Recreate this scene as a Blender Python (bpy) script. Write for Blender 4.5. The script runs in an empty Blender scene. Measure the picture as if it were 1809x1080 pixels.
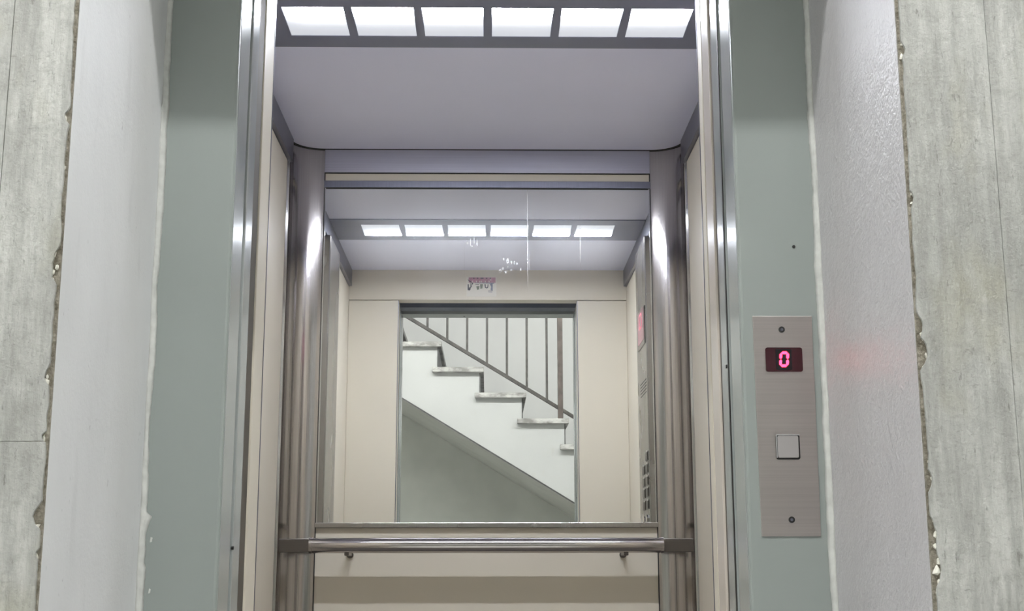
import bpy, bmesh, math, random
from mathutils import Vector, Matrix

# ------------------------------------------------------------------ scene, camera, light levels
scene = bpy.context.scene
COL = scene.collection
random.seed(7)

YM = 3.5643          # plane of the cabin mirror
ZC = 2.1202          # cabin ceiling
CAB = 0.545          # half width of the cabin
YF = 2.0579          # inner face of the cabin front wall

cam_data = bpy.data.cameras.new('camera')
cam_data.sensor_fit = 'HORIZONTAL'
cam_data.sensor_width = 36.0
cam_data.lens = 2330.93 * 36.0 / 1809.0
cam_data.clip_start = 0.02
cam = bpy.data.objects.new('camera', cam_data)
COL.objects.link(cam)


def camera_matrix(loc, pitch, yaw, roll):
    c, s = math.cos(yaw), math.sin(yaw)
    right, fwd, up = Vector((c, s, 0)), Vector((-s, c, 0)), Vector((0, 0, 1))
    c, s = math.cos(pitch), math.sin(pitch)
    f = fwd * c + up * s
    u = up * c - fwd * s
    c, s = math.cos(roll), math.sin(roll)
    x = right * c + u * s
    y = u * c - right * s
    m = Matrix(((x.x, y.x, -f.x, loc[0]), (x.y, y.y, -f.y, loc[1]), (x.z, y.z, -f.z, loc[2]), (0, 0, 0, 1)))
    return m


cam.matrix_world = camera_matrix((0.0057, 0.0, 0.945), 0.2009, -0.0175, -0.0015)
scene.camera = cam

world = bpy.data.worlds.new('world')
scene.world = world
world.use_nodes = True
world.node_tree.nodes['Background'].inputs[0].default_value = (0.5, 0.52, 0.55, 1)
world.node_tree.nodes['Background'].inputs[1].default_value = 0.0

CABIN_GLOW_PEAK = 270.0     # peak radiance of the cabin light diffusers at their painted hot band
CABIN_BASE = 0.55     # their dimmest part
HALL_TUBE = 170.0     # radiance of the landing tube lamp

scene.view_settings.view_transform = 'Standard'
scene.view_settings.look = 'None'
scene.view_settings.exposure = 0.03
scene.view_settings.gamma = 1.0
scene.view_settings.use_curve_mapping = False
cy = scene.cycles
cy.use_denoising = True
cy.use_adaptive_sampling = True
cy.adaptive_threshold = 0.03
cy.use_light_tree = False
cy.max_bounces = 9
cy.diffuse_bounces = 6
cy.glossy_bounces = 5
cy.transmission_bounces = 0
cy.volume_bounces = 0
cy.sample_clamp_indirect = 12.0
cy.blur_glossy = 0.3

# ------------------------------------------------------------------ materials


class NT:
    def __init__(self, name):
        self.m = bpy.data.materials.new(name)
        self.m.use_nodes = True
        self.t = self.m.node_tree
        self.b = self.t.nodes['Principled BSDF']
        self.out = self.t.nodes['Material Output']
        self._pos = None

    def n(self, kind, **kw):
        nd = self.t.nodes.new(kind)
        for k, v in kw.items():
            setattr(nd, k, v)
        return nd

    def l(self, a, b):
        self.t.links.new(a, b)

    def pos(self):
        if self._pos is None:
            self._pos = self.n('ShaderNodeNewGeometry').outputs['Position']
        return self._pos

    def scaled(self, s):
        mp = self.n('ShaderNodeMapping')
        mp.inputs['Scale'].default_value = s if not isinstance(s, (int, float)) else (s, s, s)
        self.l(self.pos(), mp.inputs['Vector'])
        return mp.outputs[0]

    def noise(self, s, detail=4.0, rough=0.55):
        nd = self.n('ShaderNodeTexNoise')
        nd.inputs['Scale'].default_value = 1.0
        nd.inputs['Detail'].default_value = detail
        nd.inputs['Roughness'].default_value = rough
        self.l(self.scaled(s), nd.inputs['Vector'])
        return nd.outputs['Fac']

    def ramp(self, v, a, b, c0=(0, 0, 0, 1), c1=(1, 1, 1, 1)):
        r = self.n('ShaderNodeValToRGB')
        r.color_ramp.elements[0].position = a
        r.color_ramp.elements[1].position = b
        r.color_ramp.elements[0].color = c0
        r.color_ramp.elements[1].color = c1
        self.l(v, r.inputs[0])
        return r.outputs[0]

    def mix(self, fac, a, b, mode='MIX'):
        nd = self.n('ShaderNodeMix', data_type='RGBA', blend_type=mode)
        for sock, v in ((nd.inputs[0], fac), (nd.inputs[6], a), (nd.inputs[7], b)):
            if hasattr(v, 'is_linked') or hasattr(v, 'links'):
                self.l(v, sock)
            else:
                sock.default_value = v if not isinstance(v, tuple) or len(v) == 4 else (*v, 1)
        return nd.outputs[2]

    def math(self, op, a, b=0.0, clamp=False):
        nd = self.n('ShaderNodeMath', operation=op, use_clamp=clamp)
        for sock, v in ((nd.inputs[0], a), (nd.inputs[1], b)):
            if hasattr(v, 'links'):
                self.l(v, sock)
            else:
                sock.default_value = v
        return nd.outputs[0]

    def bump(self, h, strength, dist=0.002):
        bp = self.n('ShaderNodeBump')
        bp.inputs['Strength'].default_value = strength
        bp.inputs['Distance'].default_value = dist
        self.l(h, bp.inputs['Height'])
        self.l(bp.outputs[0], self.b.inputs['Normal'])

    def base(self, c, rough=0.5, metal=0.0, spec=0.5):
        if hasattr(c, 'links'):
            self.l(c, self.b.inputs['Base Color'])
        else:
            self.b.inputs['Base Color'].default_value = (*c[:3], 1)
        self.b.inputs['Roughness'].default_value = rough
        self.b.inputs['Metallic'].default_value = metal
        self.b.inputs['Specular IOR Level'].default_value = spec


def painted(name, col, rough=0.4, var=0.06, scale=6.0, bump=0.0, bscale=300.0, spec=0.5):
    t = NT(name)
    f = t.ramp(t.noise(scale, 2.0), 0.3, 0.7)
    dark = tuple(c * (1 - var) for c in col)
    lite = tuple(min(1, c * (1 + var)) for c in col)
    t.base(t.mix(f, dark, lite), rough, 0.0, spec)
    if bump:
        t.bump(t.noise(bscale, 2.0), bump, 0.001)
    return t.m


def steel(name, col, rough=0.22, vertical=True, streak=0.12, bump=0.10):
    t = NT(name)
    s = (420, 420, 3) if vertical else (3, 420, 420)
    grain = t.noise(s, 3.0)
    dirt = t.ramp(t.noise((5, 5, 3), 3.0, 0.5), 0.25, 0.8)
    c = t.mix(t.ramp(grain, 0.3, 0.7), tuple(v * (1 - streak) for v in col), col)
    c = t.mix(t.math('MULTIPLY', dirt, 0.2), c, tuple(v * 0.8 for v in col))
    t.base(c, rough, 1.0)
    t.l(t.math('ADD', t.math('MULTIPLY', dirt, 0.08), rough - 0.03), t.b.inputs['Roughness'])
    wide = t.noise((95, 95, 0.6) if vertical else (0.6, 95, 95), 2.0)
    t.bump(t.math('ADD', grain, t.math('MULTIPLY', wide, 3.0)), bump, 0.0005)
    return t.m


def concrete():
    t = NT('board_marked_concrete')
    c = t.mix(t.ramp(t.noise(5.0, 6.0, 0.6), 0.3, 0.72), (0.37, 0.375, 0.355), (0.57, 0.575, 0.55))
    grain = t.noise((70, 70, 9), 4.0, 0.65)
    c = t.mix(t.ramp(grain, 0.36, 0.62), t.mix(0.65, c, (0.26, 0.262, 0.245)), c)
    stain = t.math('MULTIPLY', t.ramp(t.noise((11, 11, 6), 3.0), 0.55, 0.75), 0.6)
    c = t.mix(stain, c, (0.33, 0.315, 0.22))
    scr = t.math('MULTIPLY', t.ramp(t.noise((160, 160, 38), 5.0, 0.7), 0.63, 0.68), 0.6)
    c = t.mix(scr, c, (0.15, 0.15, 0.135))
    scr2 = t.math('MULTIPLY', t.ramp(t.noise((45, 45, 150), 5.0, 0.75), 0.63, 0.68), 0.5)
    c = t.mix(scr2, c, (0.20, 0.20, 0.18))
    mot = t.math('MULTIPLY', t.ramp(t.noise(65.0, 6.0, 0.75), 0.5, 0.70), 0.62)
    c = t.mix(mot, c, (0.27, 0.27, 0.25))
    lite = t.math('MULTIPLY', t.ramp(t.noise((60, 60, 26), 5.0, 0.7), 0.60, 0.70), 0.35)
    c = t.mix(lite, c, (0.62, 0.62, 0.60))
    vor = t.n('ShaderNodeTexVoronoi')
    t.l(t.scaled((48, 48, 40)), vor.inputs['Vector'])
    pits = t.math('LESS_THAN', vor.outputs['Distance'], 0.085)
    mask = t.math('GREATER_THAN', t.noise(14.0), 0.53)
    pit = t.math('MULTIPLY', pits, mask)
    c = t.mix(t.math('MULTIPLY', pit, 0.7), c, (0.16, 0.16, 0.15))
    t.base(c, 0.72, 0.0, 0.35)
    h = t.math('SUBTRACT', t.math('ADD', grain, t.math('MULTIPLY', t.noise(230.0), 0.5)), t.math('MULTIPLY', pit, 1.2))
    t.bump(h, 0.9, 0.0022)
    return t.m


def reveal_paint(name, col, peel, rough):
    t = NT(name)
    c = t.mix(t.ramp(t.noise((7, 7, 4), 5.0, 0.6), 0.3, 0.7), tuple(v * 0.92 for v in col), col)
    st = t.math('MULTIPLY', t.ramp(t.noise((26, 26, 7), 4.0), 0.60, 0.72), 0.35)
    c = t.mix(st, c, tuple(v * 0.78 for v in col))
    sp = t.math('MULTIPLY', t.ramp(t.noise((120, 120, 60), 2.0), 0.73, 0.77), 0.5)
    c = t.mix(sp, c, tuple(v * 0.5 for v in col))
    t.base(c, rough, 0.0, 0.4)
    t.bump(t.math('ADD', t.noise(220.0, 3.0), t.math('MULTIPLY', t.noise(60.0, 3.0), 1.5)), peel, 0.0016)
    return t.m


def joint_dirt():
    t = NT('dirty_joint_mortar')
    c = t.mix(t.ramp(t.noise(90.0, 5.0, 0.7), 0.35, 0.65), (0.13, 0.115, 0.085), (0.36, 0.335, 0.28))
    t.base(c, 0.9, 0.0, 0.2)
    t.bump(t.noise(260.0, 4.0), 0.9, 0.003)
    return t.m


def emission(name, col, strength, cam_col=None):
    t = NT(name)
    t.base((0.02, 0.02, 0.02), 0.3)
    t.b.inputs['Emission Color'].default_value = (*col, 1)
    t.b.inputs['Emission Strength'].default_value = strength
    return t.m


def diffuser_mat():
    """opal plastic with a hot band graded into its emission near the door side, in place of a tube"""
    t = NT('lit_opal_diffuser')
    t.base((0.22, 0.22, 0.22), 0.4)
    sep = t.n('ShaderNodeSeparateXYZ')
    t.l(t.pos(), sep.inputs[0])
    # distance to the hot band painted into the emission: a line at y = 2.615 from x = -0.385 to 0.405
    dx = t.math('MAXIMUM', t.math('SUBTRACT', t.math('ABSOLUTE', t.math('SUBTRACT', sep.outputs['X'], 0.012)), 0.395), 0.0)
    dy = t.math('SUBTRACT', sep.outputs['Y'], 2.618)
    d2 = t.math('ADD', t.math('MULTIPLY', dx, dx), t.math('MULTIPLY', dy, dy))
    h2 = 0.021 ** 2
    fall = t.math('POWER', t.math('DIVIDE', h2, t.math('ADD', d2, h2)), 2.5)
    st = t.math('ADD', t.math('MULTIPLY', fall, CABIN_GLOW_PEAK), CABIN_BASE)
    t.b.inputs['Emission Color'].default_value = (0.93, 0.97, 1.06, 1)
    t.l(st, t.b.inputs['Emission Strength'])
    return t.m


def mirror_mat():
    t = NT('silvered_mirror_with_smears')
    gl = t.n('ShaderNodeBsdfGlossy')
    gl.inputs['Color'].default_value = (0.88, 0.89, 0.875, 1)
    gl.inputs['Roughness'].default_value = 0.0
    hz = t.n('ShaderNodeBsdfGlossy')
    hz.inputs['Color'].default_value = (0.9, 0.92, 0.95, 1)
    hz.inputs['Roughness'].default_value = 0.22
    df = t.n('ShaderNodeBsdfGlossy')
    df.inputs['Color'].default_value = (1.0, 1.0, 1.0, 1)
    df.inputs['Roughness'].default_value = 0.42
    smear = t.math('MULTIPLY', t.ramp(t.noise((9, 1, 4), 5.0, 0.6), 0.35, 0.7), 0.035)
    smear = t.math('ADD', smear, 0.022)
    m1 = t.n('ShaderNodeMixShader')
    t.l(smear, m1.inputs[0]); t.l(gl.outputs[0], m1.inputs[1]); t.l(hz.outputs[0], m1.inputs[2])
    sep = t.n('ShaderNodeSeparateXYZ')
    t.l(t.pos(), sep.inputs[0])
    X, Z = sep.outputs['X'], sep.outputs['Z']

    def blob(x, z, rx, rz, power):
        a = t.math('DIVIDE', t.math('SUBTRACT', X, x), rx)
        b = t.math('DIVIDE', t.math('SUBTRACT', Z, z), rz)
        d = t.math('ADD', t.math('MULTIPLY', a, a), t.math('MULTIPLY', b, b))
        return t.math('MULTIPLY', t.math('SUBTRACT', 1.0, d, True), power)
    total = None
    for b in ((0.1117, 1.86, 0.0024, 0.17, 0.35), (0.1165, 1.80, 0.0016, 0.05, 0.25), (0.2586, 1.855, 0.0022, 0.08, 0.38),
              (0.0455, 1.8025, 0.003, 0.005, 0.35), (0.0560, 1.797, 0.0045, 0.011, 0.45), (0.0665, 1.7935, 0.003, 0.008, 0.4),
              (0.0745, 1.7915, 0.0025, 0.007, 0.35), (0.0815, 1.7895, 0.004, 0.006, 0.4), (0.0361, 1.7705, 0.006, 0.007, 0.25),
              (0.0435, 1.776, 0.004, 0.007, 0.25), (0.0505, 1.766, 0.005, 0.006, 0.3), (0.0565, 1.7805, 0.004, 0.005, 0.3),
              (0.0655, 1.7715, 0.003, 0.004, 0.3), (0.0926, 1.7735, 0.003, 0.006, 0.35),
              (-0.0560, 1.8480, 0.006, 0.006, 0.25), (-0.0470, 1.8520, 0.002, 0.017, 0.4), (-0.0425, 1.8395, 0.006, 0.003, 0.35),
              (-0.0370, 1.8560, 0.002, 0.014, 0.4), (-0.0290, 1.8500, 0.003, 0.015, 0.35), (-0.0640, 1.80, 0.0015, 0.09, 0.08)):
        v = blob(*b)
        total = v if total is None else t.math('MAXIMUM', total, v)
    spk = t.math('MULTIPLY', total, t.math('MULTIPLY', t.ramp(t.noise(500.0, 2.0), 0.3, 0.6), 1.1))
    m2 = t.n('ShaderNodeMixShader')
    t.l(spk, m2.inputs[0]); t.l(m1.outputs[0], m2.inputs[1]); t.l(df.outputs[0], m2.inputs[2])
    t.l(m2.outputs[0], t.out.inputs['Surface'])
    return t.m


def stained_white(name, col, amount=0.3):
    t = NT(name)
    c = t.mix(t.ramp(t.noise((3, 3, 3), 4.0), 0.35, 0.7), tuple(v * 0.95 for v in col), col)
    st = t.math('MULTIPLY', t.ramp(t.noise((22, 22, 9), 5.0, 0.65), 0.62, 0.74), amount)
    c = t.mix(st, c, (0.40, 0.37, 0.31))
    t.base(c, 0.6, 0.0, 0.3)
    t.bump(t.noise(40.0, 4.0), 0.12, 0.004)
    return t.m


def marble(name, a, b):
    t = NT(name)
    c = t.mix(t.ramp(t.noise((14, 14, 30), 6.0, 0.65), 0.38, 0.62), a, b)
    t.base(c, 0.45, 0.0, 0.4)
    return t.m


M = {
    'concrete': concrete(),
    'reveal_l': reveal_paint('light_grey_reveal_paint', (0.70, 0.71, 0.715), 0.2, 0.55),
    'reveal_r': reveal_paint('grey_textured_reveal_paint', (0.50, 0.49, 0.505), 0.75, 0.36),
    'joint': joint_dirt(),
    'chip': painted('white_plaster_chip', (0.68, 0.67, 0.60), 0.85, 0.15, 120.0, 0.5),
    'caulk': painted('off_white_caulk', (0.56, 0.57, 0.545), 0.6, 0.10, 60.0, 0.35, 180.0),
    'green': painted('grey_green_gloss_paint', (0.285, 0.315, 0.30), 0.30, 0.04, 4.0, 0.03, 500.0),
    'green_gloss': painted('grey_green_gloss_return', (0.30, 0.325, 0.32), 0.165, 0.03, 4.0, 0.10, 260.0, 0.9),
    'cream': painted('cream_laminate', (0.66, 0.61, 0.515), 0.38, 0.02, 3.0),
    'cream_gloss': painted('cream_gloss_door_paint', (0.62, 0.56, 0.50), 0.22, 0.02, 3.0, 0.0, 300.0, 0.7),
    'ceil': painted('lilac_grey_ceiling_paint', (0.77, 0.785, 0.985), 0.5, 0.02, 3.0),
    'fixture': painted('slate_grey_fixture_metal', (0.165, 0.175, 0.25), 0.42, 0.03, 5.0),
    'steel': steel('brushed_stainless_steel', (0.48, 0.455, 0.445), 0.155, True, 0.14, 0.22),
    'steel_h': steel('brushed_stainless_strip', (0.55, 0.55, 0.63), 0.30, False),
    'steel_dark': steel('dark_stainless_trim', (0.22, 0.225, 0.28), 0.3),
    'ledge': steel('dark_brown_steel', (0.17, 0.155, 0.145), 0.3, False),
    'panel_steel': steel('satin_panel_steel', (0.40, 0.385, 0.37), 0.26),
    'plate': steel('scuffed_stainless_plate', (0.56, 0.515, 0.495), 0.34, False, 0.10),
    'rail': steel('polished_rail_steel', (0.55, 0.52, 0.51), 0.13, False, 0.05, 0.04),
    'black': painted('black_gap_rubber', (0.012, 0.012, 0.012), 0.6, 0.1),
    'shaft': painted('dark_brown_shaft_filler', (0.07, 0.06, 0.045), 0.7, 0.2),
    'navy': painted('dark_blue_grey_hanger_metal', (0.022, 0.034, 0.07), 0.45, 0.1),
    'floor_rubber': painted('dark_vinyl_floor', (0.15, 0.135, 0.12), 0.6, 0.05),
    'stone_floor': painted('grey_stone_floor', (0.68, 0.67, 0.645), 0.45, 0.06, 5.0),
    'white': stained_white('white_stair_paint', (0.50, 0.512, 0.505), 0.22),
    'wall_white': painted('white_hall_paint', (0.82, 0.83, 0.82), 0.6, 0.02, 3.0),
    'soffit': painted('shaded_stair_underside', (0.42, 0.43, 0.40), 0.7, 0.05),
    'under': painted('grey_green_wall_paint', (0.43, 0.445, 0.41), 0.6, 0.06),
    'tread': marble('worn_marble_tread', (0.20, 0.195, 0.185), (0.52, 0.52, 0.50)),
    'riser': marble('dark_shaded_riser', (0.05, 0.05, 0.05), (0.09, 0.09, 0.088)),  # riser faces coloured near black, their shade put into the colour
    'iron': painted('rusted_grey_iron', (0.055, 0.05, 0.045), 0.55, 0.45, 30.0),
    'rust': painted('rusty_brown_iron', (0.10, 0.08, 0.07), 0.6, 0.4, 25.0),
    'screen': painted('dark_red_display_glass', (0.035, 0.004, 0.008), 0.12, 0.02, 4.0),
    'screen_black': painted('black_display_mask', (0.006, 0.005, 0.007), 0.15, 0.02),
    'digit': emission('lit_red_digit', (1.0, 0.010, 0.030), 20.0),
    'digit_cab': emission('lit_red_cabin_digit', (1.0, 0.22, 0.32), 0.85),
    'screen_cab': painted('red_cabin_display_glass', (0.26, 0.10, 0.13), 0.2, 0.1),
    'button': painted('silver_call_button', (0.33, 0.315, 0.31), 0.28, 0.03),
    'bright': steel('bright_button_rim', (0.8, 0.8, 0.8), 0.1),
    'button_glint': painted('painted_button_glint', (0.80, 0.79, 0.76), 0.3, 0.02),
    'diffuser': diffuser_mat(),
    'mirror': mirror_mat(),
    'tube': emission('lit_fluorescent_tube', (1.0, 1.0, 0.985), HALL_TUBE),
    'lamp_body': painted('white_lamp_housing', (0.75, 0.75, 0.74), 0.4),
    'paper': painted('white_sticker_paper', (0.70, 0.67, 0.60), 0.35, 0.03),
    'pink': painted('faded_red_sticker_print', (0.42, 0.20, 0.27), 0.35, 0.2, 90.0),
    'ink': painted('dark_sticker_ink', (0.05, 0.05, 0.07), 0.4, 0.2),
    'ink_green': painted('olive_sticker_ink', (0.16, 0.18, 0.13), 0.4, 0.3, 200.0),
}

# ------------------------------------------------------------------ mesh helpers


def mk(name, verts, faces, mat, parent=None, smooth=False, bevel=0.0, seg=2):
    """links verts/faces (world coordinates) as one object whose origin lies at its middle"""
    vs = [Vector(v) for v in verts]
    lo = Vector((min(v.x for v in vs), min(v.y for v in vs), min(v.z for v in vs)))
    hi = Vector((max(v.x for v in vs), max(v.y for v in vs), max(v.z for v in vs)))
    c = (lo + hi) / 2
    me = bpy.data.meshes.new(name)
    me.from_pydata([tuple(v - c) for v in vs], [], faces)
    bm = bmesh.new()
    bm.from_mesh(me)
    bmesh.ops.recalc_face_normals(bm, faces=bm.faces)
    bm.to_mesh(me)
    bm.free()
    me.materials.append(M[mat] if isinstance(mat, str) else mat)
    if smooth:
        for p in me.polygons:
            p.use_smooth = True
    o = bpy.data.objects.new(name, me)
    COL.objects.link(o)
    place(o, c, parent)
    if bevel:
        md = o.modifiers.new('edge', 'BEVEL')
        md.width = bevel
        md.segments = seg
        md.limit_method = 'ANGLE'
        md.harden_normals = False
    return o


WORLD_LOC = {}


def place(o, c, parent):
    WORLD_LOC[o.name] = Vector(c)
    if parent is not None:
        o.parent = parent
        o.location = Vector(c) - WORLD_LOC[parent.name]
    else:
        o.location = c


def boxvf(x0, x1, y0, y1, z0, z1):
    v = [(x0, y0, z0), (x1, y0, z0), (x1, y1, z0), (x0, y1, z0), (x0, y0, z1), (x1, y0, z1), (x1, y1, z1), (x0, y1, z1)]
    f = [(0, 3, 2, 1), (4, 5, 6, 7), (0, 1, 5, 4), (1, 2, 6, 5), (2, 3, 7, 6), (3, 0, 4, 7)]
    return v, f


def box(name, x0, x1, y0, y1, z0, z1, mat, parent=None, bevel=0.0, seg=2):
    v, f = boxvf(x0, x1, y0, y1, z0, z1)
    return mk(name, v, f, mat, parent, False, bevel, seg)


def boxes(name, lst, mat, parent=None, bevel=0.0):
    V, F = [], []
    for b in lst:
        v, f = boxvf(*b)
        n = len(V)
        V += v
        F += [tuple(i + n for i in q) for q in f]
    return mk(name, V, F, mat, parent, False, bevel)


def prism_y(name, poly, y0, y1, mat, parent=None, bevel=0.0):
    """polygon in (x, z) pushed from y0 to y1"""
    n = len(poly)
    V = [(p[0], y0, p[1]) for p in poly] + [(p[0], y1, p[1]) for p in poly]
    F = [tuple(range(n)), tuple(range(2 * n - 1, n - 1, -1))]
    F += [(i, (i + 1) % n, n + (i + 1) % n, n + i) for i in range(n)]
    return mk(name, V, F, mat, parent, False, bevel)


def prism_z(name, poly, z0, z1, mat, parent=None, smooth=False, bevel=0.0):
    """polygon in (x, y) pushed from z0 to z1"""
    n = len(poly)
    V = [(p[0], p[1], z0) for p in poly] + [(p[0], p[1], z1) for p in poly]
    F = [tuple(range(n)), tuple(range(2 * n - 1, n - 1, -1))]
    F += [(i, (i + 1) % n, n + (i + 1) % n, n + i) for i in range(n)]
    o = mk(name, V, F, mat, parent, False, bevel)
    if smooth:
        for p in o.data.polygons:
            p.use_smooth = abs(p.normal.z) < 0.5
        o.data.set_sharp_from_angle(angle=math.radians(30))
    return o


def tube(name, a, b, r, mat, parent=None, n=24, r2=None):
    a, b = Vector(a), Vector(b)
    d = (b - a).normalized()
    s = d.cross(Vector((0, 0, 1)))
    if s.length < 1e-4:
        s = Vector((1, 0, 0))
    s.normalize()
    t = d.cross(s)
    r2 = r if r2 is None else r2
    V = []
    for p, q in ((a, r), (b, r2)):
        for i in range(n):
            an = 2 * math.pi * i / n
            V.append(p + (s * math.cos(an) + t * math.sin(an)) * q)
    F = [tuple(range(n)), tuple(range(2 * n - 1, n - 1, -1))]
    F += [(i, (i + 1) % n, n + (i + 1) % n, n + i) for i in range(n)]
    o = mk(name, V, F, mat, parent)
    for p in o.data.polygons:
        p.use_smooth = len(p.vertices) == 4
    o.data.set_sharp_from_angle(angle=math.radians(40))
    return o


def tag(o, label, cat, kind=None, group=None):
    o['label'] = label
    o['category'] = cat
    if kind:
        o['kind'] = kind
    if group:
        o['group'] = group
    return o


def thing(name, loc, label, cat, kind=None, group=None):
    o = bpy.data.objects.new(name, None)
    o.empty_display_size = 0.1
    COL.objects.link(o)
    place(o, Vector(loc), None)
    return tag(o, label, cat, kind, group)


def wob(z, seed, f=1.0):
    """smooth pseudo-random -1..1 along a height"""
    r = 0.0
    for k, (fr, am) in enumerate(((23, .45), (61, .3), (151, .2), (389, .12))):
        r += am * math.sin(z * fr * f + seed * (1.7 + k) + 2.3 * math.sin(z * fr * 0.37 + seed))
    return r

# ------------------------------------------------------------------ landing: concrete wall, reveals, floor, ceiling


XL, XR, YW, ZL = -0.453, 0.463, 1.38, 2.08       # opening in the concrete wall
HX0, HX1, HZ = -2.2, 4.0, 3.3                    # hall extents
YB = -2.65                                       # stair wall

wl = thing('wall_landing', (0, YW, 0), 'board-marked grey concrete wall around the lift opening', 'wall', 'structure')
boxes('concrete_core', [(HX0, XL - 0.024, YW + 0.013, YW + 0.42, 0, HZ), (XR + 0.024, HX1, YW + 0.013, YW + 0.42, 0, HZ),
                        (XL - 0.024, XR + 0.024, YW + 0.013, YW + 0.42, ZL + 0.02, HZ)], 'concrete', wl)


def edge_board(name, xe, xo, sgn, seed, chips, za=0.0, zb=ZL + 0.02):
    """first board beside the opening, with a broken arris towards it"""
    zs = [0.0, 0.4, 0.8] + [0.86 + 0.004 * i for i in range(196)] + [1.66, 1.8, ZL + 0.02]
    zs = [za] + [z for z in zs if za < z < zb] + [zb]
    pts = []
    for z in zs:
        off = 0.0026 + 0.0020 * wob(z, seed)
        for cz, h, d in chips:
            u = abs(z - cz) / h
            if u < 1:
                off += d * (1 - u * u) * (0.8 + 0.25 * wob(z, seed + 3, 2.0))
        pts.append((xe + sgn * max(off, 0.001), z))
    poly = pts + [(xo, zb), (xo, za)]
    return prism_y(name, poly, YW, YW + 0.014, 'concrete', wl)


left_chips = [(1.437, .008, .006), (1.272, .018, .009), (1.256, .006, .004), (1.150, .011, .008), (1.086, .006, .005), (1.005, .014, .011), (0.966, .006, .004)]
right_chips = [(1.519, .008, .004), (1.347, .009, .004), (1.206, .012, .006), (1.176, .018, .010), (1.04, .012, .004), (0.985, .020, .006), (0.95, .022, .007)]
edge_board('board', XL, -0.5222, -1, 1.0, left_chips, 0.0, 1.0807)
edge_board('board', XL, -0.5222, -1, 1.0, left_chips, 1.0813)
edge_board('board', XR, 0.5619, 1, 4.0, right_chips)
x = -0.5228
wid = [.121, .118, .126, .115, .122, .13, .117, .125, .12, .116, .128, .119, .124, .13, .2]
for w in wid:
    x2 = max(x - w, HX0)
    box('board', x2 + 0.0007, x, YW + random.uniform(-.0015, .001), YW + 0.014, 0, HZ, 'concrete', wl)
    x = x2
x = 0.5626
k = 0
while x < HX1 - 0.01:
    x2 = min(x + wid[k % 14], HX1)
    box('board', x, x2 - 0.0007, YW + (0.0008 if k == 0 else random.uniform(-.0015, .001)), YW + 0.014, 0, HZ, 'concrete', wl)
    x = x2
    k += 1
xs = [-0.5228, -0.40, -0.28, -0.155, -0.03, 0.09, 0.215, 0.335, 0.45, 0.5626]
for a, b in zip(xs, xs[1:]):
    box('board', a, b - 0.0007, YW + random.uniform(-.0015, .001), YW + 0.014, ZL + 0.0212, HZ, 'concrete', wl)
boxes('joint_filler', [(XL - 0.022, XL - 0.0004, YW + 0.0035, YW + 0.012, 0, ZL + 0.02), ], 'joint', wl)
boxes('joint_filler', [(XR + 0.0004, XR + 0.022, YW + 0.0035, YW + 0.012, 0, ZL + 0.02), ], 'joint', wl)


def chip(x, z, r, seed, y=YW + 0.003):
    rnd = random.Random(seed)
    bm = bmesh.new()
    bmesh.ops.create_icosphere(bm, subdivisions=1, radius=1.0)
    V = []
    sx, sz = rnd.uniform(.6, 1.0), rnd.uniform(.8, 1.5)
    for v in bm.verts:
        j = rnd.uniform(.5, 1.3)
        V.append((x + v.co.x * r * sx * j, y + v.co.y * r * 0.55 * j, z + v.co.z * r * sz * j))
    F = [tuple(v.index for v in f.verts) for f in bm.faces]
    bm.free()
    return mk('plaster_chip', V, F, 'chip', wl)


for i, (dx, z, r) in enumerate([(-.006, 1.434, .0034), (-.003, 1.379, .002), (-.009, 1.281, .0050), (-.008, 1.262, .0032), (-.0075, 1.2545, .0034), (-.0035, 1.268, .0026),
                                (-.008, 1.142, .0050), (-.006, 1.149, .0028), (-.005, 1.0835, .0030), (-.0125, 0.9945, .0042), (-.006, 0.9935, .0038), (-.004, 0.963, .0030), (-.005, 1.118, .002)]):
    chip(XL + dx, z, r, i)
for i, (dx, z, r) in enumerate([(.003, 1.511, .0035), (.004, 1.526, .002), (.004, 1.342, .0028), (.004, 1.352, .002), (.006, 1.1945, .0042), (.009, 1.172, .0036), (.0065, 1.160, .0046), (.004, 1.136, .0022),
                                (.005, 1.108, .0018), (.006, 1.042, .0026), (.005, 1.024, .003), (.004, 1.06, .002), (.006, 0.999, .0030), (.0065, 0.985, .0036), (.006, 0.972, .0034), (.008, 0.957, .0034),
                                (.006, 0.948, .0046), (.007, 0.936, .0036), (.005, 0.925, .003)]):
    chip(XR + dx, z, r, 40 + i)

# painted reveal linings between the concrete arris and the lift frame
rv = thing('trim_1', (0, 1.57, 0), 'grey painted reveals lining the deep lift opening', 'reveal', 'structure')
o = box('reveal_side', XL - 0.022, XL, YW + 0.0075, 1.80, 0, ZL + 0.02, 'reveal_l', rv, 0.0012)
o['label'] = 'smooth light grey left reveal'
o = box('reveal_side', XR, XR + 0.022, YW + 0.0075, 1.80, 0, ZL + 0.02, 'reveal_r', rv, 0.0012)
o['label'] = 'rough mid grey right reveal'
box('reveal_head', XL, XR, YW + 0.010, 1.80, ZL, ZL + 0.021, 'reveal_l', rv)


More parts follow.
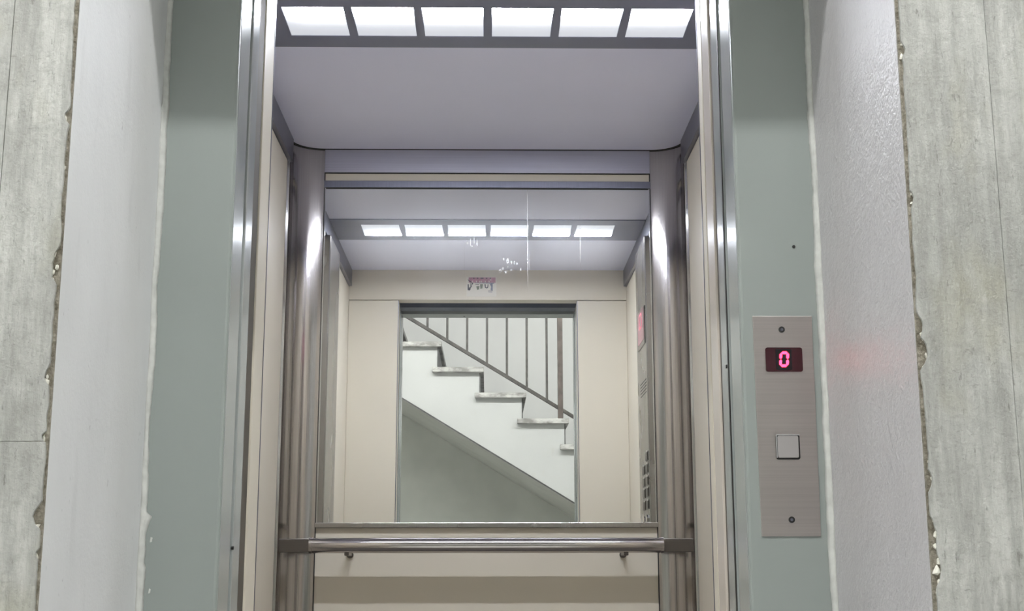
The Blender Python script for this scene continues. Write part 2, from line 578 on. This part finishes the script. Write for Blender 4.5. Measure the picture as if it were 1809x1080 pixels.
def bead(name, xc, sgn, seed, flake):
    zs = [0.0, 0.5, 0.85] + [0.87 + 0.006 * i for i in range(150)] + [1.8, ZL]
    V, F = [], []
    for z in zs:
        w1 = 0.0068 + 0.0022 * wob(z, seed, .6)
        w2 = 0.0085 + 0.0030 * wob(z, seed + 5, .5)
        if flake:
            u = (z - 0.990) / 0.035
            if 0 < u < 1:
                w1 += 0.010 * u * u
            if z < 0.955:
                w1 += 0.002
        h = 0.0022
        V += [(xc, 1.77 - w2, z), (xc + sgn * h, 1.77 - w2 * 0.55, z), (xc + sgn * w1 * 0.55, 1.77 - h - .001, z), (xc + sgn * w1, 1.7698, z), (xc - sgn * 0.001, 1.772, z)]
    for i in range(len(zs) - 1):
        for j in range(5):
            a, b = i * 5 + j, i * 5 + (j + 1) % 5
            F.append((a, b, b + 5, a + 5))
    F.append((0, 1, 2, 3, 4))
    n = (len(zs) - 1) * 5
    F.append((n + 4, n + 3, n + 2, n + 1, n))
    return mk(name, V, F, 'caulk', rv, True)


for (px, pz, r_) in ((-0.4385, 0.9895, .0030), (-0.4372, 0.9235, .0028)):
    prism_y('paint_speck', [(px - r_ * .5, pz - r_), (px + r_ * .3, pz - r_ * .8), (px + r_ * .6, pz + r_), (px - r_ * .2, pz + r_ * 1.3)], 1.7690, 1.7702, 'caulk', rv)
bead('caulk_bead', XL, 1, 2.0, True)
bead('caulk_bead', XR, -1, 6.0, False)

tag(boxes('floor', [(HX0, HX1, YB, 1.955, -0.06, 0.0)], 'stone_floor'), 'grey stone floor of the landing before the lift', 'floor', 'structure')
tag(box('ceiling_landing', HX0, HX1, -1.36, YW, HZ, HZ + 0.2, 'wall_white'), 'white landing ceiling above the lift door', 'ceiling', 'structure')
tag(box('wall_stairwell', HX0, HX1, YB - 0.2, YB, 0, 5.4, 'wall_white'), 'white painted wall behind the staircase', 'wall', 'structure')
tag(box('wall_hall_left', HX0 - 0.2, HX0, YB, YW + 0.4, 0, 5.4, 'wall_white'), 'white painted end wall at the top of the stairs', 'wall', 'structure')
tag(box('wall_hall_right', HX1, HX1 + 0.2, YB, YW + 0.4, 0, 5.4, 'wall_white'), 'white painted end wall at the foot of the stairs', 'wall', 'structure')
tag(box('wall_upper_storey', HX0, HX1, -1.36, -1.2, HZ + 0.2, 5.4, 'wall_white'), 'white upper wall over the edge of the landing ceiling', 'wall', 'structure')
tag(box('ceiling_stairwell', HX0, HX1, YB, -1.2, 5.4, 5.5, 'wall_white'), 'white ceiling high over the stairwell', 'ceiling', 'structure')

# landing tube lamp before the lift, and two unseen ones added as fill
for lx, lab in ((0.0, 'fluorescent tube lamp on the landing ceiling straight before the lift'),
                (-1.36, 'added unseen tube lamp towards the stair head, fill for the right reveal'),
                (1.36, 'added unseen tube lamp towards the stair foot, fill for the left reveal')):
    lamp = thing('tube_lamp', (lx, 0.55, HZ), lab, 'lamp', None, 'tube lamps in a row on the landing ceiling')
    box('housing', lx - 0.66, lx + 0.66, 0.51, 0.59, HZ - 0.05, HZ, 'lamp_body', lamp, 0.006)
    tube('fluorescent_tube', (lx - 0.6, 0.55, HZ - 0.085), (lx + 0.6, 0.55, HZ - 0.085), 0.019, 'tube', lamp)
    for s in (-1, 1):
        box('socket', lx + s * 0.62 - 0.02, lx + s * 0.62 + 0.02, 0.53, 0.57, HZ - 0.11, HZ - 0.05, 'lamp_body', lamp, 0.003)

# ------------------------------------------------------------------ landing door frame (grey-green) and landing door
fr = thing('door_1', (0, 1.81, 0), 'grey-green painted metal frame of the landing door', 'door frame', 'structure')
for s, xo in ((-1, XL - 0.012), (1, XR + 0.012)):
    a, b = sorted((s * 0.35, xo))
    box('frame_upright', a, b, 1.77, 1.852, 0, 2.06, 'green', fr, 0.004, 3)
    a, b = sorted((s * 0.3494, s * 0.3515))
    box('gloss_return', a, b, 1.777, 1.846, 0, 1.983, 'green_gloss', fr, 0.0005)
    a, b = sorted((s * 0.356, s * 0.375))
    box('shadow_gap', a, b, 1.853, 1.866, 0, 1.99, 'black', fr)
box('frame_header', XL - 0.012, XR + 0.012, 1.7705, 1.8515, 1.983, ZL + 0.02, 'green', fr, 0.003)
tube('screw_hole', (-0.0975, 1.811, 1.9845), (-0.0975, 1.811, 1.9815), 0.0035, 'black', fr, 12)
tube('screw_hole', (0.4275, 1.772, 1.3896), (0.4275, 1.7692, 1.3896), 0.0022, 'black', fr, 12)
tube('screw_hole', (-0.352, 1.8687, 0.981), (-0.3485, 1.8687, 0.981), 0.0024, 'black', fr, 12)
tube('screw_hole', (0.352, 1.886, 1.2394), (0.3485, 1.886, 1.2394), 0.0028, 'black', fr, 12)
box('door_hanger_board', -0.75, 0.75, 1.87, 1.945, 1.992, 2.25, 'navy', fr)
box('strike_post', -0.42, -0.35, 1.868, 1.922, 0, 2.02, 'green_gloss', fr, 0.003)
box('shaft_filler', -0.50, -0.352, 1.924, 1.972, 0, 2.02, 'shaft', fr)
box('shaft_filler', 0.353, 0.75, 1.932, 1.952, 0, 2.02, 'shaft', fr)

ld = thing('landing_door', (0.56, 1.9, 0), 'grey-green sliding landing door slid open to the right', 'door')
box('door_leaf', 0.35, 0.74, 1.868, 1.929, 0.012, 2.0, 'green_gloss', ld, 0.003)
box('leading_edge_strip', 0.3495, 0.356, 1.8695, 1.877, 0.012, 1.98, 'black', ld)

# ------------------------------------------------------------------ call station on the right frame upright
cp = thing('call_panel', (0.4065, 1.77, 1.142), 'stainless call panel with red floor digit beside the lift door', 'call panel')
prism_y('face_plate', [(0.3660, 1.2911), (0.4477, 1.2913), (0.4463, 0.9935), (0.3672, 0.9936)], 1.7682, 1.7702, 'plate', cp, 0.0006)
for (px, pz) in ((0.4055, 1.2722), (0.4080, 1.0152)):
    sc = tube('screw', (px, 1.7690, pz), (px, 1.7676, pz), 0.0043, 'black', cp, 16)
    tube('screw_socket', (px, 1.7678, pz), (px, 1.7672, pz), 0.0020, 'steel_dark', sc, 6)


def rounded_rect(x0, x1, z0, z1, r, n=5):
    pts = []
    for cx, cz, a0 in ((x1 - r, z1 - r, 0), (x0 + r, z1 - r, 90), (x0 + r, z0 + r, 180), (x1 - r, z0 + r, 270)):
        for i in range(n + 1):
            a = math.radians(a0 + 90 * i / n)
            pts.append((cx + r * math.cos(a), cz + r * math.sin(a)))
    return pts


dsp = prism_y('display', rounded_rect(0.3815, 0.4318, 1.2138, 1.2471, 0.003), 1.7660, 1.7690, 'screen', cp)
prism_y('display_mask', rounded_rect(0.3952, 0.4170, 1.2160, 1.2450, 0.002), 1.7657, 1.7664, 'screen_black', dsp)


def digit_zero(cx, cz, w, h, t, slant, y0, y1, parent, mat, name='digit_segment'):
    """six lit bars of a slanted seven-segment zero, facing -y"""
    def sl(p):
        return (cx + p[0] + slant * p[1], cz + p[1])
    g = t * 0.06

    def bar(a, b):
        ax, az = a
        bx, bz = b
        L = math.hypot(bx - ax, bz - az)
        ux, uz = (bx - ax) / L, (bz - az) / L
        nx, nz = -uz, ux
        hh = t / 2
        pts = [(ax + ux * g, az + uz * g), (ax + ux * (g + hh) + nx * hh, az + uz * (g + hh) + nz * hh),
               (bx - ux * (g + hh) + nx * hh, bz - uz * (g + hh) + nz * hh), (bx - ux * g, bz - uz * g),
               (bx - ux * (g + hh) - nx * hh, bz - uz * (g + hh) - nz * hh), (ax + ux * (g + hh) - nx * hh, az + uz * (g + hh) - nz * hh)]
        prism_y(name, [sl(p) for p in pts], y0, y1, mat, parent)
    w2, h2 = w / 2, h / 2
    for a, b in (((-w2, h2), (w2, h2)), ((w2, h2), (w2, 0)), ((w2, 0), (w2, -h2)), ((w2, -h2), (-w2, -h2)), ((-w2, -h2), (-w2, 0)), ((-w2, 0), (-w2, h2))):
        bar(a, b)


digit_zero(0.4065, 1.2307, 0.0094, 0.0178, 0.0036, 0.08, 1.7652, 1.7662, dsp, 'digit')

bt = prism_y('button_surround', rounded_rect(0.3908, 0.4230, 1.0950, 1.1286, 0.0028), 1.7668, 1.7690, 'black', cp)
prism_y('button_cap', rounded_rect(0.3928, 0.4208, 1.0972, 1.1264, 0.002), 1.7642, 1.7672, 'button', bt, 0.0006)
boxes('button_bright_edge', [(0.3912, 0.4226, 1.7652, 1.7675, 1.1271, 1.1286), (0.3909, 0.3922, 1.7654, 1.7675, 1.097, 1.128)], 'bright', bt)

# ------------------------------------------------------------------ lift cabin shell
wb = thing('wall_back', (0, YM, 0), 'back wall of the lift cabin with mirror and handrail', 'wall', 'structure')
box('back_panel', -0.50, 0.50, YM + 0.004, YM + 0.03, 0, 1.066, 'cream', wb)
box('upper_cream_strip', -0.47, 0.47, YM + 0.004, YM + 0.02, 2.0, 2.0505, 'cream', wb)
box('steel_header', -0.4575, 0.4575, YM - 0.003, YM + 0.02, 2.0511, ZC, 'steel_h', wb, 0.0012)
R = CAB - 0.4575
YC = YM - R                      # where the cove starts on the side walls
for s in (-1, 1):
    cx, cyy = s * (CAB - R), YM - R
    inner = [(cx + s * R * math.cos(a), cyy + R * math.sin(a)) for a in [math.radians(90 * i / 20) for i in range(21)]]
    outer = [(s * (CAB - R), YM + 0.03), (s * (CAB + 0.03), YM + 0.03), (s * (CAB + 0.03), YC)]
    o = prism_z('corner_column', inner + outer, 0, ZC, 'steel', wb, True)
    o['label'] = 'rounded brushed steel corner column'
    a, b = sorted((s * CAB, s * (CAB + 0.02)))
    box('column_lip', min(s * (CAB - 0.004), s * (CAB + 0.02)), max(s * (CAB - 0.004), s * (CAB + 0.02)), YC - 0.003, YC + 0.001, 0, ZC, 'bright', wb)
    box('column_flange', a, b, 3.453, YC - 0.003, 0, ZC, 'steel', wb)
    a, b = sorted((s * 0.4575, s * 0.4550))
    box('black_seam', a, b, YM - 0.001, YM + 0.01, 0, 2.0505, 'black', wb)
box('black_seam', -0.457, 0.457, YM - 0.0015, YM + 0.01, 2.0490, 2.0511, 'black', wb)

for s, nm, side in ((-1, 'wall_left', 'left'), (1, 'wall_right', 'right')):
    w_ = thing(nm, (s * CAB, 2.8, 0), side + ' side wall of the lift cabin with cream panels', 'wall', 'structure')
    a, b = sorted((s * CAB, s * (CAB + 0.03)))
    box('cream_panel', a, b, 2.858, 3.4515, 0, 2.052, 'cream', w_, 0.001)
    box('cream_panel', a, b, YF - 0.04, 2.585, 0, 2.052, 'cream', w_, 0.001)
    box('wall_core', min(s * (CAB + 0.03), s * (CAB + 0.06)), max(s * (CAB + 0.03), s * (CAB + 0.06)), 1.98, YM + 0.06, 0, ZC + 0.05, 'cream', w_)
    a, b = sorted((s * 0.534, s * (CAB + 0.03)))
    box('top_trim', a, b, YF + 0.0005, YC + 0.005, 2.0545, ZC + 0.005, 'steel_dark', w_, 0.001)
    if s < 0:
        a, b = sorted((s * 0.522, s * (CAB + 0.02)))
        box('steel_post', a, b, 2.585, 2.862, 0, 2.0540, 'panel_steel', w_, 0.004, 3)

wf = thing('wall_front', (0, YF, 0), 'front wall of the lift cabin around its doorway, seen in the mirror', 'wall', 'structure')
box('return_panel', -CAB, -0.35, 1.976, YF, 0, 1.9975, 'cream', wf, 0.003, 3)
box('return_panel', 0.35, CAB, 2.021, YF, 0, 1.9975, 'cream', wf, 0.003, 3)
box('header_panel', -CAB, CAB, 1.992, YF + 0.0005, 2.0, ZC + 0.005, 'cream', wf, 0.0012)
box('door_gap_seam', 0.356, CAB, 2.0165, 2.0208, 0, 1.996, 'black', wf)
box('dark_jamb_edge', 0.3492, 0.3515, 2.0545, 2.0581, 0, 1.9975, 'steel_dark', wf)
box('dark_jamb_edge', -0.3515, -0.3492, 2.0545, 2.0581, 0, 1.9975, 'steel_dark', wf)

cd = thing('cabin_door', (0.56, 1.985, 0), 'cream sliding cabin door slid open to the right', 'door')
box('door_leaf', 0.35, 0.74, 1.954, 2.016, 0.012, 1.995, 'cream_gloss', cd, 0.003)

tag(box('floor_cabin', -CAB - 0.02, CAB + 0.02, 1.98, YM + 0.03, -0.05, 0.0, 'floor_rubber'), 'dark vinyl floor of the lift cabin', 'floor', 'structure')

# ceiling with rounded back corners (it meets the coves)
cl = thing('ceiling', (0, 2.8, ZC), 'lilac-grey painted ceiling of the lift cabin', 'ceiling', 'structure')
poly = [(-CAB - 0.02, 2.8196), (-CAB - 0.02, YC)]
poly += [(-(CAB - R) - (R + 0.0) * math.cos(a), YC + R * math.sin(a)) for a in [math.radians(90 * i / 20) for i in range(21)]]
poly += [((CAB - R) + R * math.cos(a), YC + R * math.sin(a)) for a in [math.radians(90 - 90 * i / 20) for i in range(21)]]
poly += [(CAB + 0.02, YC), (CAB + 0.02, 2.8196)]
prism_z('ceiling_panel', poly, ZC - 0.0005, ZC + 0.02, 'ceil', cl)
box('ceiling_panel', -CAB - 0.02, CAB + 0.02, YF - 0.02, 2.5485, ZC - 0.0005, ZC + 0.02, 'ceil', cl)
box('ceiling_core', -CAB - 0.06, CAB + 0.06, 1.95, YM + 0.06, ZC + 0.10, ZC + 0.13, 'ceil', cl)
# black strip put in for the shadow gap along the back of the ceiling
gap_in, gap_out = [], []
for sgn, rng in ((-1, range(0, 21)), (1, range(20, -1, -1))):
    for i in rng:
        a = math.radians(90 * i / 20)
        for lst, rr in ((gap_in, R - 0.0045), (gap_out, R + 0.001)):
            lst.append((sgn * (CAB - R) + sgn * rr * math.cos(a), YC + rr * math.sin(a)))
V, F = [], []
n = len(gap_in)
for z in (ZC - 0.003, ZC + 0.001):
    V += [(p[0], p[1], z) for p in gap_in] + [(p[0], p[1], z) for p in gap_out]
for i in range(n - 1):
    F += [(i, i + 1, n + i + 1, n + i), (2 * n + i, 3 * n + i, 3 * n + i + 1, 2 * n + i + 1), (i, 2 * n + i, 2 * n + i + 1, i + 1), (n + i, n + i + 1, 3 * n + i + 1, 3 * n + i)]
F += [(0, n, 3 * n, 2 * n), (n - 1, 3 * n - 1, 4 * n - 1, 2 * n - 1)]
mk('shadow_gap_strip', V, F, 'black', cl)

# ------------------------------------------------------------------ ceiling light of the cabin
lf = thing('ceiling_light', (0, 2.69, ZC), 'lit ceiling light strip of six white panes in the lift cabin', 'ceiling light')
LX0, LX1, LY0, LY1 = -0.4344, 0.4361, 2.6043, 2.7571
BY0, BY1 = 2.549, 2.819
g = 0.0182
pw = (LX1 - LX0 - 5 * g) / 6
zb, zt = ZC - 0.004, ZC + 0.02
bars = [(-0.5335, 0.5335, BY0, LY0, zb, zt), (-0.5335, 0.5335, LY1, BY1, zb, zt)]
edges = [-0.5335] + sum([[LX0 + i * (pw + g), LX0 + i * (pw + g) + pw] for i in range(6)], []) + [0.5335]
for i in range(0, 14, 2):
    bars.append((edges[i], edges[i + 1], LY0, LY1, zb, zt))
boxes('fixture_frame', bars, 'fixture', lf)
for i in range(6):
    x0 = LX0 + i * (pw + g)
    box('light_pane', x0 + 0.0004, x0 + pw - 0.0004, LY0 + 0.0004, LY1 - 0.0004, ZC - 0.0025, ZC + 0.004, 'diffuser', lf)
boxes('back_tray', [(LX0 - 0.01, LX1 + 0.01, LY0 - 0.01, LY1 + 0.01, ZC + 0.021, ZC + 0.026)], 'fixture', lf)

# ------------------------------------------------------------------ mirror
mr = thing('wall_mirror', (0, YM, 1.0665), 'large mirror on the cabin back wall above the handrail', 'mirror')
box('mirror_glass', -0.4548, 0.4548, YM, YM + 0.004, 1.078, 2.0062, 'mirror', mr)
box('bottom_ledge', -0.4575, 0.4575, YM - 0.010, YM + 0.004, 1.0665, 1.0795, 'panel_steel', mr, 0.001)
box('top_strip', -0.4575, 0.4575, YM - 0.006, YM + 0.004, 2.0062, 2.0262, 'steel_dark', mr, 0.001)
box('top_black_line', -0.4548, 0.4548, YM - 0.0008, YM + 0.001, 2.0035, 2.0064, 'black', mr)
box('side_strip', -0.4550, -0.4522, YM - 0.002, YM + 0.004, 1.0795, 2.0062, 'bright', mr)
box('side_strip', 0.4522, 0.4550, YM - 0.002, YM + 0.004, 1.0795, 2.0062, 'bright', mr)

# ------------------------------------------------------------------ handrail
hr = thing('handrail', (0, 3.48, 1.018), 'round steel handrail below the cabin mirror', 'handrail')
tube('rail', (-0.4535, 3.48, 1.018), (0.4545, 3.48, 1.018), 0.0195, 'rail', hr, 48)
for s in (-1, 1):
    tube('end_cap', (s * 0.4515, 3.48, 1.018), (s * 0.4590, 3.48, 1.018), 0.0208, 'rail', hr, 48)
    a, b = sorted((s * 0.4590, s * 0.5370))
    box('end_bracket', a, b, 3.470, 3.506, 1.0005, 1.0355, 'ledge', hr, 0.002)
    br = box('bracket', s * 0.362 - 0.006, s * 0.362 + 0.006, 3.475, YM + 0.004, 0.992, 1.002, 'ledge', hr, 0.002)
    tube('bracket_flange', (s * 0.362, YM + 0.004, 0.995), (s * 0.362, YM - 0.002, 0.995), 0.009, 'ledge', br, 24)

# ------------------------------------------------------------------ car operating panel on the right cabin wall
op = thing('control_panel', (0.53, 2.72, 0), 'tall steel cabin control panel with floor buttons, seen in the mirror', 'control panel')
box('panel_body', 0.522, CAB + 0.02, 2.585, 2.862, 0, 2.0540, 'panel_steel', op, 0.004, 3)


def plate_x(name, y0, y1, z0, z1, x0, x1, mat, parent, bevel=0.0):
    return box(name, x0, x1, y0, y1, z0, z1, mat, parent, bevel)


d2 = plate_x('display', 2.640, 2.835, 1.695, 1.822, 0.5195, 0.5225, 'screen_black', op, 0.001)
plate_x('display_glass', 2.652, 2.815, 1.712, 1.818, 0.5188, 0.5198, 'screen_cab', d2)
for (ya, yb, za, zb_) in ((2.700, 2.760, 1.806, 1.812), (2.694, 2.702, 1.766, 1.808), (2.758, 2.766, 1.766, 1.808), (2.700, 2.760, 1.760, 1.767)):
    plate_x('digit_segment', ya, yb, za, zb_, 0.5182, 0.5190, 'digit_cab', d2)
for i in range(5):
    z = 1.531 + i * 0.0105
    plate_x('speaker_slot', 2.672, 2.842, z, z + 0.0026, 0.5214, 0.5226, 'black', op)
for (y, z) in [(2.815, 1.322)] + [(yy, zz) for zz in (1.282, 1.242, 1.205, 1.165) for yy in (2.725, 2.815)]:
    b_ = plate_x('floor_button', y - 0.030, y + 0.030, z - 0.015, z + 0.015, 0.5196, 0.5225, 'ledge', op)
    plate_x('button_cap', y - 0.026, y + 0.026, z - 0.0125, z + 0.0125, 0.5180, 0.5200, 'ledge', b_, 0.001)
    plate_x('button_bright_edge', y + 0.010, y + 0.030, z + 0.0115, z + 0.0165, 0.5172, 0.5200, 'button_glint', b_, 0.001)  # highlight on the button's upper corner, painted as a pale strip
tube('key_switch', (0.5225, 2.80, 1.122), (0.5165, 2.80, 1.122), 0.012, 'bright', op, 20)
tube('key_switch', (0.5225, 2.73, 1.122), (0.5165, 2.73, 1.122), 0.009, 'bright', op, 20)

# ------------------------------------------------------------------ sticker on the cabin header (seen in the mirror)
st = thing('notice_sticker', (-0.026, YF, 2.052), 'small printed notice sticker over the cabin doorway, seen in the mirror', 'sticker')
ys = YF + 0.0006
box('paper', -0.0850, 0.0335, ys, ys + 0.0010, 2.0135, 2.0915, 'paper', st)
box('red_banner', -0.0760, 0.0300, ys + 0.0009, ys + 0.0014, 2.0690, 2.0900, 'pink', st)


def ink(pts, mat='ink', name='printed_mark', d=0.0016):
    prism_y(name, pts, ys + 0.0009, ys + d, mat, st)


ink([(-.081, 2.083), (-.066, 2.073), (-.064, 2.068), (-.074, 2.074)])
ink([(-.068, 2.069), (-.066, 2.069), (-.064, 2.051), (-.069, 2.048)])
ink([(-.063, 2.069), (-.057, 2.068), (-.063, 2.058)])
ink([(-.080, 2.062), (-.076, 2.063), (-.074, 2.040), (-.080, 2.038)])
ink([(-.073, 2.050), (-.067, 2.052), (-.069, 2.040), (-.076, 2.036)])
ink([(-.052, 2.0685), (0.0245, 2.0685), (0.0245, 2.0650), (-.052, 2.0665)], 'fixture')
ink([(-.049, 2.0625), (-.035, 2.0625), (-.035, 2.0605), (-.049, 2.0605)])
ink([(-.046, 2.0540), (-.033, 2.0555), (-.035, 2.042), (-.043, 2.040)], 'ink_green')
ink([(-.031, 2.0625), (-.020, 2.0630), (-.022, 2.046), (-.030, 2.044)], 'ink_green')
ink([(-.014, 2.0625), (-.009, 2.0625), (-.009, 2.052), (-.005, 2.049), (-.002, 2.052), (-.001, 2.0625), (0.002, 2.0625), (0.001, 2.049), (-.005, 2.0455), (-.012, 2.049)])
ink([(0.007, 2.0640), (0.0185, 2.0660), (0.0185, 2.036), (0.010, 2.040), (0.0125, 2.052)], 'fixture')
ink([(0.000, 2.0365), (0.018, 2.0370), (0.018, 2.0350), (0.000, 2.0350)])
ink([(0.001, 2.0320), (0.017, 2.0325), (0.017, 2.0300), (0.001, 2.0305)], 'fixture')
ink([(0.010, 2.0860), (0.012, 2.0860), (0.012, 2.0760), (0.010, 2.0760)], 'paper')
for i, xx in enumerate((-.062, -.047, -.033, -.027, -.012, .003)):
    ink([(xx, 2.0770), (xx + .002, 2.0770), (xx + .003, 2.0700), (xx, 2.0700)], 'paper')
    ink([(xx + .004, 2.0885), (xx + .009, 2.0885), (xx + .009, 2.0840), (xx + .004, 2.0845)], 'ink')

# ------------------------------------------------------------------ staircase behind the camera (seen in the mirror)
GO, RI = 0.2767, 0.168
K0, K1 = -11, 8


def nose(k):
    return 0.523 - GO * k


def top(k):
    return 1.933 + RI * k


YS = -1.43
sw = thing('staircase', (0.5, -2.0, 0), 'white concrete staircase with marble treads, seen in the mirror', 'staircase')
SET = 0.028
TT = 0.032


def soffit(x):
    return 2.058 - 0.6072 * (x + 0.5537)


poly = []
for k in range(K0, K1 + 1):
    zlow = top(k - 1) - TT if k > K0 else 0.0
    poly.append((nose(k) - SET, max(zlow, 0.0)))
    poly.append((nose(k) - SET, top(k) - TT))
poly.append((nose(K1) - SET - GO, top(K1) - TT))
poly.append((nose(K1) - SET - GO, soffit(nose(K1) - SET - GO)))
poly.append((2.058 / 0.6072 - 0.5537, 0.0))
body = prism_y('stair_slab', poly, YB + 0.014, YS, 'white', sw)
# the underside takes a darker grey, its shade put into the colour
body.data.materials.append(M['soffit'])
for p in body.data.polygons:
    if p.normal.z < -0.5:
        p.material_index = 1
xa, xb = nose(K1) - SET - GO, 2.75
prism_y('drip_edge', [(xa, soffit(xa) + 0.001), (xb, soffit(xb) + 0.001), (xb, soffit(xb) + 0.012), (xa, soffit(xa) + 0.012)], YS - 0.001, YS + 0.003, 'riser', sw)
first = None
for k in range(K0, K1 + 1):
    v, f = boxvf(nose(k) - GO - 0.058, nose(k), YB + 0.014, YS + 0.05, top(k) - TT, top(k))
    if first is None:
        first = mk('tread', v, f, 'tread', sw, False, 0.003)
        first_c = WORLD_LOC[first.name].copy()
        first_r = box('riser', nose(k) - SET, nose(k) - SET + 0.006, YB + 0.014, YS + 0.004, top(k) - RI, top(k) - TT, 'riser', sw)
        first_rc = WORLD_LOC[first_r.name].copy()
    else:
        for src, c in ((first, first_c), (first_r, first_rc)):
            o = src.copy()
            COL.objects.link(o)
            off = Vector((-GO * (k - K0), 0, RI * (k - K0)))
            WORLD_LOC[o.name] = c + off
            o.location = c + off - WORLD_LOC[sw.name]
tag(box('floor_upper', HX0, nose(K1) - GO - 0.06, YB, YS + 0.03, top(K1) - 0.2, top(K1) + 0.02, 'white'), 'white slab of the upper landing at the stair head', 'floor', 'structure')
tag(prism_y('wall_under_stair', [(-2.1, 0.0), (2.60, 0.0), (2.60, soffit(2.60) - 0.0005), (-1.97, soffit(-1.97) - 0.0005), (-2.1, soffit(-1.97) - 0.0005)], YB + 0.001, YB + 0.012, 'under'), 'grey-green painted wall below the stair soffit', 'wall', 'structure')

# railing
YR = -1.47
SL = RI / GO


def low(x):          # centre line of the lower rail
    return 2.601 - 0.030 - SL * (x + 0.4604)


ra = thing('stair_railing', (0.4725, YR, top(0)), 'rusty iron stair railing with thin square balusters, seen in the mirror', 'railing')


def slope_bar(name, x0, x1, dz, w, h, mat):
    V = []
    for x_ in (x0, x1):
        z_ = low(x_) + dz
        V += [(x_, YR - w, z_ - h), (x_, YR + w, z_ - h), (x_, YR + w, z_ + h), (x_, YR - w, z_ + h)]
    F = [(0, 1, 2, 3), (7, 6, 5, 4), (0, 4, 5, 1), (1, 5, 6, 2), (2, 6, 7, 3), (3, 7, 4, 0)]
    return mk(name, V, F, mat, ra, False, 0.002)


RX0, RX1 = -1.65, 1.95
slope_bar('lower_rail', RX0, RX1, 0, 0.012, 0.013, 'iron')
slope_bar('top_rail', RX0, RX1, 0.76, 0.022, 0.016, 'iron')
kx = [(-0.4039 + 0.1314 * i) for i in range(-9, 18)]
for xx in kx:
    if abs(xx - 0.4725) < 0.06 or abs(xx - 1.58) < 0.05 or abs(xx + 0.634) < 0.05:
        continue
    box('baluster', xx - 0.0075, xx + 0.0075, YR - 0.0075, YR + 0.0075, low(xx) - 0.002, low(xx) + 0.75, 'iron', ra)
for k in (0, 4, -4):
    px = 0.4725 - GO * k
    box('post', px - 0.017, px + 0.017, YR - 0.017, YR + 0.017, top(k), low(px) + 0.76, 'rust', ra, 0.002)
